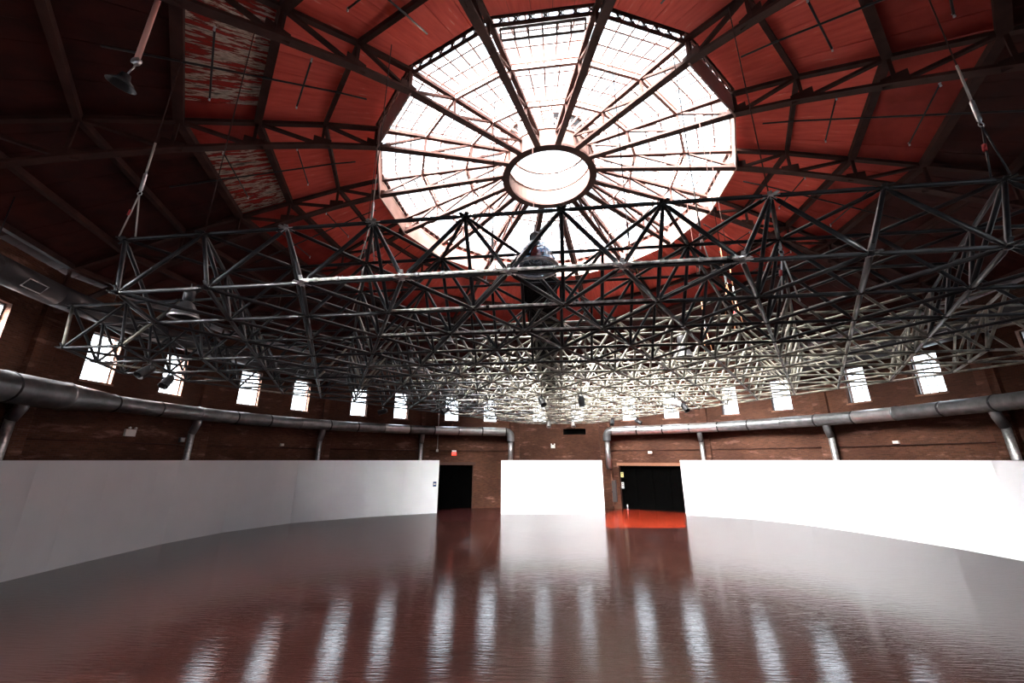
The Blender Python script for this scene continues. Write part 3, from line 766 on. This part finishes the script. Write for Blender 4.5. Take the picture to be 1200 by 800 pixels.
# thin conduit around the brick wall, with small boxes
for nm, ks, lab in (('left', (11, 12, 13, 14, 15), 'thin conduit line along the left brick wall under the duct'), ('right', (1, 2, 3, 4), 'thin conduit line along the right brick wall under the duct')):
    e = empty('wall_conduit', fp(ks[0], 0, .05, 4.4), label=lab, cat='conduit')
    for k in ks: MB().tube([fp(k, -HW + .45, .05, 4.4), fp(k, HW - .45, .05, 4.4)], .025, 6).build('conduit', M['truss'], e)
def on_wall(k, x, y): n, t = facet(k); return (Vector((x, y, 0)) - CEN).dot(t)
def wbox(name, k, x, y, z, w_, h_, m, label, cat, d=.10, **kw):
    n, t = facet(k); s = on_wall(k, x, y); e = empty(name, fp(k, s, 0, z), label=label, cat=cat)
    MB().box(fp(k, s, d / 2, z), t * w_ / 2, n * d / 2, Vector((0, 0, h_ / 2))).build('housing', M[m], e)
    return e, s
for args in [(12, -17.08, 18.19, 4.83, .45, .30, 'white emergency light box high on the dark left wall', 2),
             (0, 3.45, 34.66, 4.76, .34, .26, 'white emergency light box above the centre white panel', 2),
             (13, -14.42, 25.74, 4.58, .20, .14, 'small white junction box on the left wall, second from the left', 0),
             (1, 10.83, 32.41, 4.24, .30, .16, 'small pale box above the right dark doorway', 0),
             (3, 19.91, 21.25, 4.55, .26, .14, 'small white label plate on the right brick wall below the duct', 0),
             (12, -16.77, 20.77, 4.65, .26, .22, 'dull grey box on the left wall right of the emergency light', 0)]:
    k, x, y, z, w_, h_, lab, lamps = args
    e, s = wbox('emergency_light' if lamps else 'wall_box', k, x, y, z, w_, h_, 'signw' if 'grey' not in lab else 'duct', lab, 'emergency light' if lamps else 'junction box')
    n, t = facet(k)
    for i in range(lamps): MB().lathe([(0, 0), (.03, 0), (.06, .07), (0, .08)], fp(k, s + (i - .5) * .26, .09, z + h_ / 2 + .05), 10, -n).build('lamp_head', M['signw'], e)
    if not lamps: MB().box(fp(k, s, .108, z), t * (w_ / 2 - .02), n * .008, Vector((0, 0, h_ / 2 - .02))).build('cover', M['signw'] if 'grey' not in lab else M['galv'], e)
# exit sign
def text_mesh(txt, size, ext, m, parent, mtx, name):
    cu = bpy.data.curves.new(name, 'FONT'); cu.body = txt; cu.size = size; cu.extrude = ext; cu.align_x = 'CENTER'; cu.align_y = 'CENTER'
    o = bpy.data.objects.new(name, cu); C.objects.link(o); dg = bpy.context.evaluated_depsgraph_get(); dg.update()
    me = bpy.data.meshes.new_from_object(o.evaluated_get(dg)); bpy.data.objects.remove(o); me.materials.clear(); me.materials.append(m)
    return place(name, me, mtx, parent)
n, t = facet(15); s = on_wall(15, -4.72, 33.65)
e = empty('exit_sign', fp(15, s, 0, 4.19), label='small red lit exit sign above the left dark doorway', cat='sign')
MB().box(fp(15, s, .06, 4.15), t * .20, n * .05, Vector((0, 0, .13))).build('housing', M['redsign'], e)
MB().box(fp(15, s, .06, 4.36), t * .17, n * .05, Vector((0, 0, .07))).build('lamp_box', M['signw'], e)
mt = Matrix(((t.x, 0, -n.x, 0), (t.y, 0, -n.y, 0), (0, 1, 0, 0), (0, 0, 0, 1))); mt.translation = fp(15, s, .117, 4.15)
text_mesh('EXIT', .15, .004, M['signw'], e, mt, 'lettering')

# ------------------------------------------------------------------ white display walls
def display(name, pts, label, thick=.10, nface=None):
    z1 = H; poly = [Vector((x, y, 0)) for x, y in pts]; e = empty(name, poly[len(poly) // 2], label=label, cat='partition wall')
    L = [0]
    for a, b_ in zip(poly, poly[1:]): L.append(L[-1] + (b_ - a).length)
    def at(s):
        for i in range(len(poly) - 1):
            if s <= L[i + 1] + 1e-9: return poly[i].lerp(poly[i + 1], (s - L[i]) / (L[i + 1] - L[i]))
        return poly[-1]
    cuts = []                                    # whole sheets within each straight length
    for i in range(len(poly) - 1):
        n_ = max(1, round((L[i + 1] - L[i]) / 1.22)); cuts += [L[i] + (L[i + 1] - L[i]) * q / n_ for q in range(n_)]
    cuts.append(L[-1])
    for a_, b_ in zip(cuts, cuts[1:]):
        p, q = at(a_ + 1e-6), at(b_ - 1e-6); d = (q - p).normalized(); o_ = Vector((-d.y, d.x, 0))
        if o_.dot(p - CEN) < 0: o_ = -o_
        p2, q2 = p + d * .0012, q - d * .0012; zz = z1 - .012
        MB().hexa([p2, q2, q2 + o_ * thick, p2 + o_ * thick] + [v + Vector((0, 0, zz)) for v in (p2, q2, q2 + o_ * thick, p2 + o_ * thick)]).build('panel', M['white'], e)
        m_ = MB(); c = (p + q) / 2 + o_ * (thick + .03)
        m_.bar(c, c + Vector((0, 0, zz - .03)), .09, .05, o_); m_.build('stud', M['wood'], e)
    for i in range(len(poly) - 1):
        p, q = poly[i], poly[i + 1]; d = (q - p).normalized(); o_ = Vector((-d.y, d.x, 0))
        if o_.dot(p - CEN) < 0: o_ = -o_
        MB().box((p + q) / 2 + o_ * thick / 2 + Vector((0, 0, z1 - .005)), d * (q - p).length / 2, o_ * (thick / 2), Vector((0, 0, .006))).build('top_trim', M['edge'], e)
    return e, poly
LP = [(-12.4, 5.2), (-15.0, 9.2), (-15.97, 14.06), (-16.03, 16.66), (-15.93, 19.98), (-15.27, 22.98), (-13.42, 26.23), (-9.97, 28.86), (-5.42, 31.1)]
el, lp = display('display_wall', LP, 'long white partition wall curving along the left side of the hall')
ec, cp = display('display_wall', [(-.79, 30.62), (6.61, 30.62)], 'short white partition wall standing between the two dark doorways')
RP = [(12.17, 30.16), (15.5, 28.06), (17.47, 25.41), (18.67, 21.76), (19.19, 19.07), (19.34, 16.79), (18.6, 11.8), (16.2, 7.2)]
er, rp = display('display_wall', RP, 'long white partition wall curving along the right side of the hall')
def plate_on(p, q, f, z, w_, h_, m, name, label, cat):
    p, q = Vector(p), Vector(q); d = (q - p).normalized(); o_ = Vector((-d.y, d.x, 0)); c = p.lerp(q, f); c.z = z
    if o_.dot(c - Vector((CX, CY, z))) > 0: o_ = -o_
    e = empty(name, c, label=label, cat=cat)
    MB().box(c + o_ * .010, d * w_ / 2, o_ * .009, Vector((0, 0, h_ / 2))).build('plate', M[m], e)
    MB().box(c + o_ * .022, d * w_ * .30, o_ * .003, Vector((0, 0, h_ * .12))).build('symbol', M['signw'], e)
    return e
plate_on((-9.97, 28.86, 0), (-5.42, 31.1, 0), .945, 1.98, .24, .34, 'blue', 'wall_sign', 'small blue sign on the right end of the left white wall', 'sign')
plate_on((12.17, 30.16, 0), (15.5, 28.06, 0), .06, 1.98, .24, .30, 'galv', 'wall_sign', 'small pale grey sign on the left end of the right white wall', 'sign')

# red and dark maroon floor sections before the doorways
def slab(name, pts, m, label, z=.006):
    mb = MB(); n_ = len(pts); mb.v = [Vector((x, y, 0.0005)) for x, y in pts] + [Vector((x, y, z)) for x, y in pts]
    mb.f = [tuple(reversed(range(n_))), tuple(range(n_, 2 * n_))] + [(i, (i + 1) % n_, n_ + (i + 1) % n_, n_ + i) for i in range(n_)]
    mb.uv = [None] * len(mb.f); mb.sm = [False] * len(mb.f); return mb.build(name, m, label=label, cat='floor section')
slab('floor_section', [(5.28, 24.65), (9.83, 24.65), (12.0, 29.9), (12.6, 31.2), (8.5, 33.4), (6.75, 31.2), (6.66, 30.5)], M['redfloor'], 'glossy red floor area in front of the right dark doorway')
slab('floor_section', [(-4.85, 27.3), (-.70, 27.3), (-.85, 30.9), (-1.0, 34.3), (-3.2, 33.8), (-6.0, 33.0), (-5.40, 31.0)], M['maroon'], 'dark maroon floor area in front of the left dark doorway')

# things at the right doorway
n, t = facet(1)
for z, w_, h_, m, lab in ((2.55, .22, .38, 'yellow', 'yellow notice high on the left jamb of the right doorway'), (1.75, .18, .45, 'signw', 'white notice with dark marks below the yellow one at the right doorway')):
    e = empty('notice', fp(1, -2.60, .20, z), label=lab, cat='notice')
    MB().box(fp(1, -2.55, -.02, z), t * w_ / 2, n * .012, Vector((0, 0, h_ / 2))).build('sheet', M[m], e)
    for q in range(3): MB().box(fp(1, -2.55, -.002, z + (q - 1) * h_ * .28), t * w_ * .30, n * .003, Vector((0, 0, h_ * .05))).build('dark_mark', M['frame'], e)
e = empty('door_stop_post', fp(1, -2.25, .2, 0), label='short pale post on the red floor at the right doorway', cat='post')
MB().tube([fp(1, -2.25, .2, .006), fp(1, -2.25, .2, .36)], .035, 8).build('post', M['signw'], e)
MB().lathe([(0, 0), (.09, .0), (.09, .03), (0, .04)], fp(1, -2.25, .2, .006), 10).build('base', M['galv'], e)
# brown downpipe at the right edge of the centre wall
e = empty('downpipe', fp(1, -3.3, .15, 4), label='brown downpipe beside the short duct drop, right of the centre white wall', cat='pipe')
MB().tube([fp(1, -3.35, .14, .2), fp(1, -3.35, .14, 6.6)], .07, 8).build('pipe', M['wood'], e)
for z in (1.2, 2.9, 4.6, 6.2): MB().tube([fp(1, -3.35, .14, z), fp(1, -3.35, .14, z + .1)], .095, 8).build('pipe_clip', M['truss'], e)
MB().box(fp(1, -3.2, .12, 1.3), t * .16, n * .11, Vector((0, 0, .8))).build('panel_box', M['frame'], e)

# ------------------------------------------------------------------ lamps in the space frame
def highbay(x, y, z, sc, label, glass=False):
    e = empty('high_bay_lamp', (x, y, z), label=label, cat='pendant lamp')
    c = Vector((x, y, z))
    hz = .34 if glass else .52
    MB().lathe([(0, hz * sc), (.06 * sc, (hz - .02) * sc), (.08 * sc, (hz - .06) * sc), (.08 * sc, .24 * sc), (.07 * sc, .20 * sc)] if glass else [(0, .52 * sc), (.09 * sc, .50 * sc), (.11 * sc, .44 * sc), (.11 * sc, .24 * sc), (.07 * sc, .20 * sc)], c, 16).build('ballast_housing', M['duct'] if glass else M['ductdark'], e)
    MB().lathe([(.07 * sc, .20 * sc), (.13 * sc, .15 * sc), (.22 * sc, .0), (.29 * sc, -.16 * sc), (.30 * sc, -.17 * sc), (.285 * sc, -.165 * sc), (.21 * sc, .0), (.11 * sc, .14 * sc)], c, 24).build('reflector', M['lampglass'] if glass else M['ductdark'], e)
    MB().lathe([(.27 * sc, -.165 * sc), (.30 * sc, -.165 * sc), (.30 * sc, -.20 * sc), (.27 * sc, -.20 * sc), (.27 * sc, -.165 * sc)], c, 24).build('rim', M['galv'], e)
    MB().lathe([(.0, .10 * sc), (.06 * sc, .06 * sc), (.07 * sc, -.05 * sc), (0, -.12 * sc)], c, 12).build('bulb', M['lampglass'], e)
    MB().tube([c + Vector((0, 0, hz * sc)), c + Vector((0, 0, (hz + .12) * sc))], .012, 6).build('hook', M['galv'], e)
highbay(.40, 6.05, 6.98, 1.30, 'large glass dome lamp hanging in the middle of the front of the frame', True)
highbay(-7.0, 8.0, 6.75, .95, 'dark bell lamp hanging at the far left of the frame')
highbay(-3.7, 14, 7.0, 1.0, 'dull grey bell lamp left of centre, deep in the frame')
highbay(6.2, 14, 7.45, 1.2, 'black bell lamp right of centre, deep in the frame')
highbay(-2.1, 12.2, 7.4, .8, 'small grey bell lamp left of the fabric duct')

def spot(x, y, z, tilt, yaw, m, label):
    q = min((node(i, j, 1) for i, j in BN), key=lambda p: (p.x - x) ** 2 + (p.y - y) ** 2); x, y, z = q.x, q.y, zb - .02
    e = empty('spotlight', (x, y, z), label=label, cat='spotlight', group='stage spotlights on the frame')
    ax = Vector((math.sin(yaw) * math.cos(tilt), math.cos(yaw) * math.cos(tilt), -math.sin(tilt))); c = Vector((x, y, z - .30)); sd = Vector((math.cos(yaw), -math.sin(yaw), 0))
    MB().lathe([(0, -.26), (.08, -.25), (.12, -.18), (.135, .0), (.14, .20), (.15, .22), (.13, .22), (.11, .02), (0, -.02)], c, 16, ax).build('lamp_can', M[m], e)
    MB().lathe([(0, .12), (.125, .12), (.125, .13), (0, .13)], c, 16, ax).build('lens', M['lens'], e)
    yk = [c - sd * .17, c - sd * .17 + Vector((0, 0, .22)), c + sd * .17 + Vector((0, 0, .22)), c + sd * .17]
    MB().tube(yk, .016, 6).build('yoke', M['black'], e)
    MB().tube([c + Vector((0, 0, .22)), c + Vector((0, 0, .36))], .025, 6).build('clamp', M['black'], e)
for a_ in [(1.18, 17.2, zb - .02, .9, 2.6, 'black', 'black spotlight hanging just left of the fabric duct, below the frame'),
           (3.32, 17.2, zb - .02, 1.2, .3, 'black', 'black spotlight hanging right of the fabric duct, below the frame'),
           (8.4, 26.6, zb - .02, .6, 2.2, 'black', 'black spotlight aimed right, near the right duct elbow'),
           (7.5, 27.6, zb - .02, 1.0, 3.6, 'black', 'small black spotlight above the right duct elbow'),
           (8.35, 19.9, zb - .02, .9, 2.8, 'black', 'black spotlight beside the white one, right of centre'),
           (8.15, 17.8, zb + .05, .25, 1.7, 'signw', 'white spotlight lying nearly level, right of centre'),
           (-3.4, 21.8, zb + .05, .5, 4.0, 'black', 'big black spotlight covering part of a window left of centre'),
           (-6.2, 21.3, zb - .02, .3, 4.6, 'black', 'black spotlight low in the frame, left of the tall conduit'),
           (4.3, 28.6, zb - .02, 1.0, 3.0, 'galv', 'small pale spotlight at the far tip of the frame, right one'),
           (2.4, 28.8, zb - .02, 1.0, 3.4, 'galv', 'small pale spotlight at the far tip of the frame, left one'),
           (-11.0, 12.9, zb - .0, .9, 3.0, 'black', 'black spotlight in front of the second window from the left'),
           (-10.2, 11.2, zb + .3, .8, 3.4, 'black', 'black spotlight in the dark between the first two left windows')]: spot(*a_)

# vertical conduit drop left of centre
e = empty('drop_conduit', (-5.0, 31.2, 6), label='thin vertical rod dropping past the left duct right end', cat='rod')
q = wall_arc(AP - .2, az_of(-6.1, 33.2), az_of(-6.0, 33.2), 0)[0]
MB().tube([(q.x, q.y, 4.4), (q.x, q.y, 9.5)], .03, 6).build('rod', M['galv'], e)
MB().box((q.x, q.y, 4.4), (.07, 0, 0), (0, .07, 0), (0, 0, .1)).build('box', M['galv'], e)
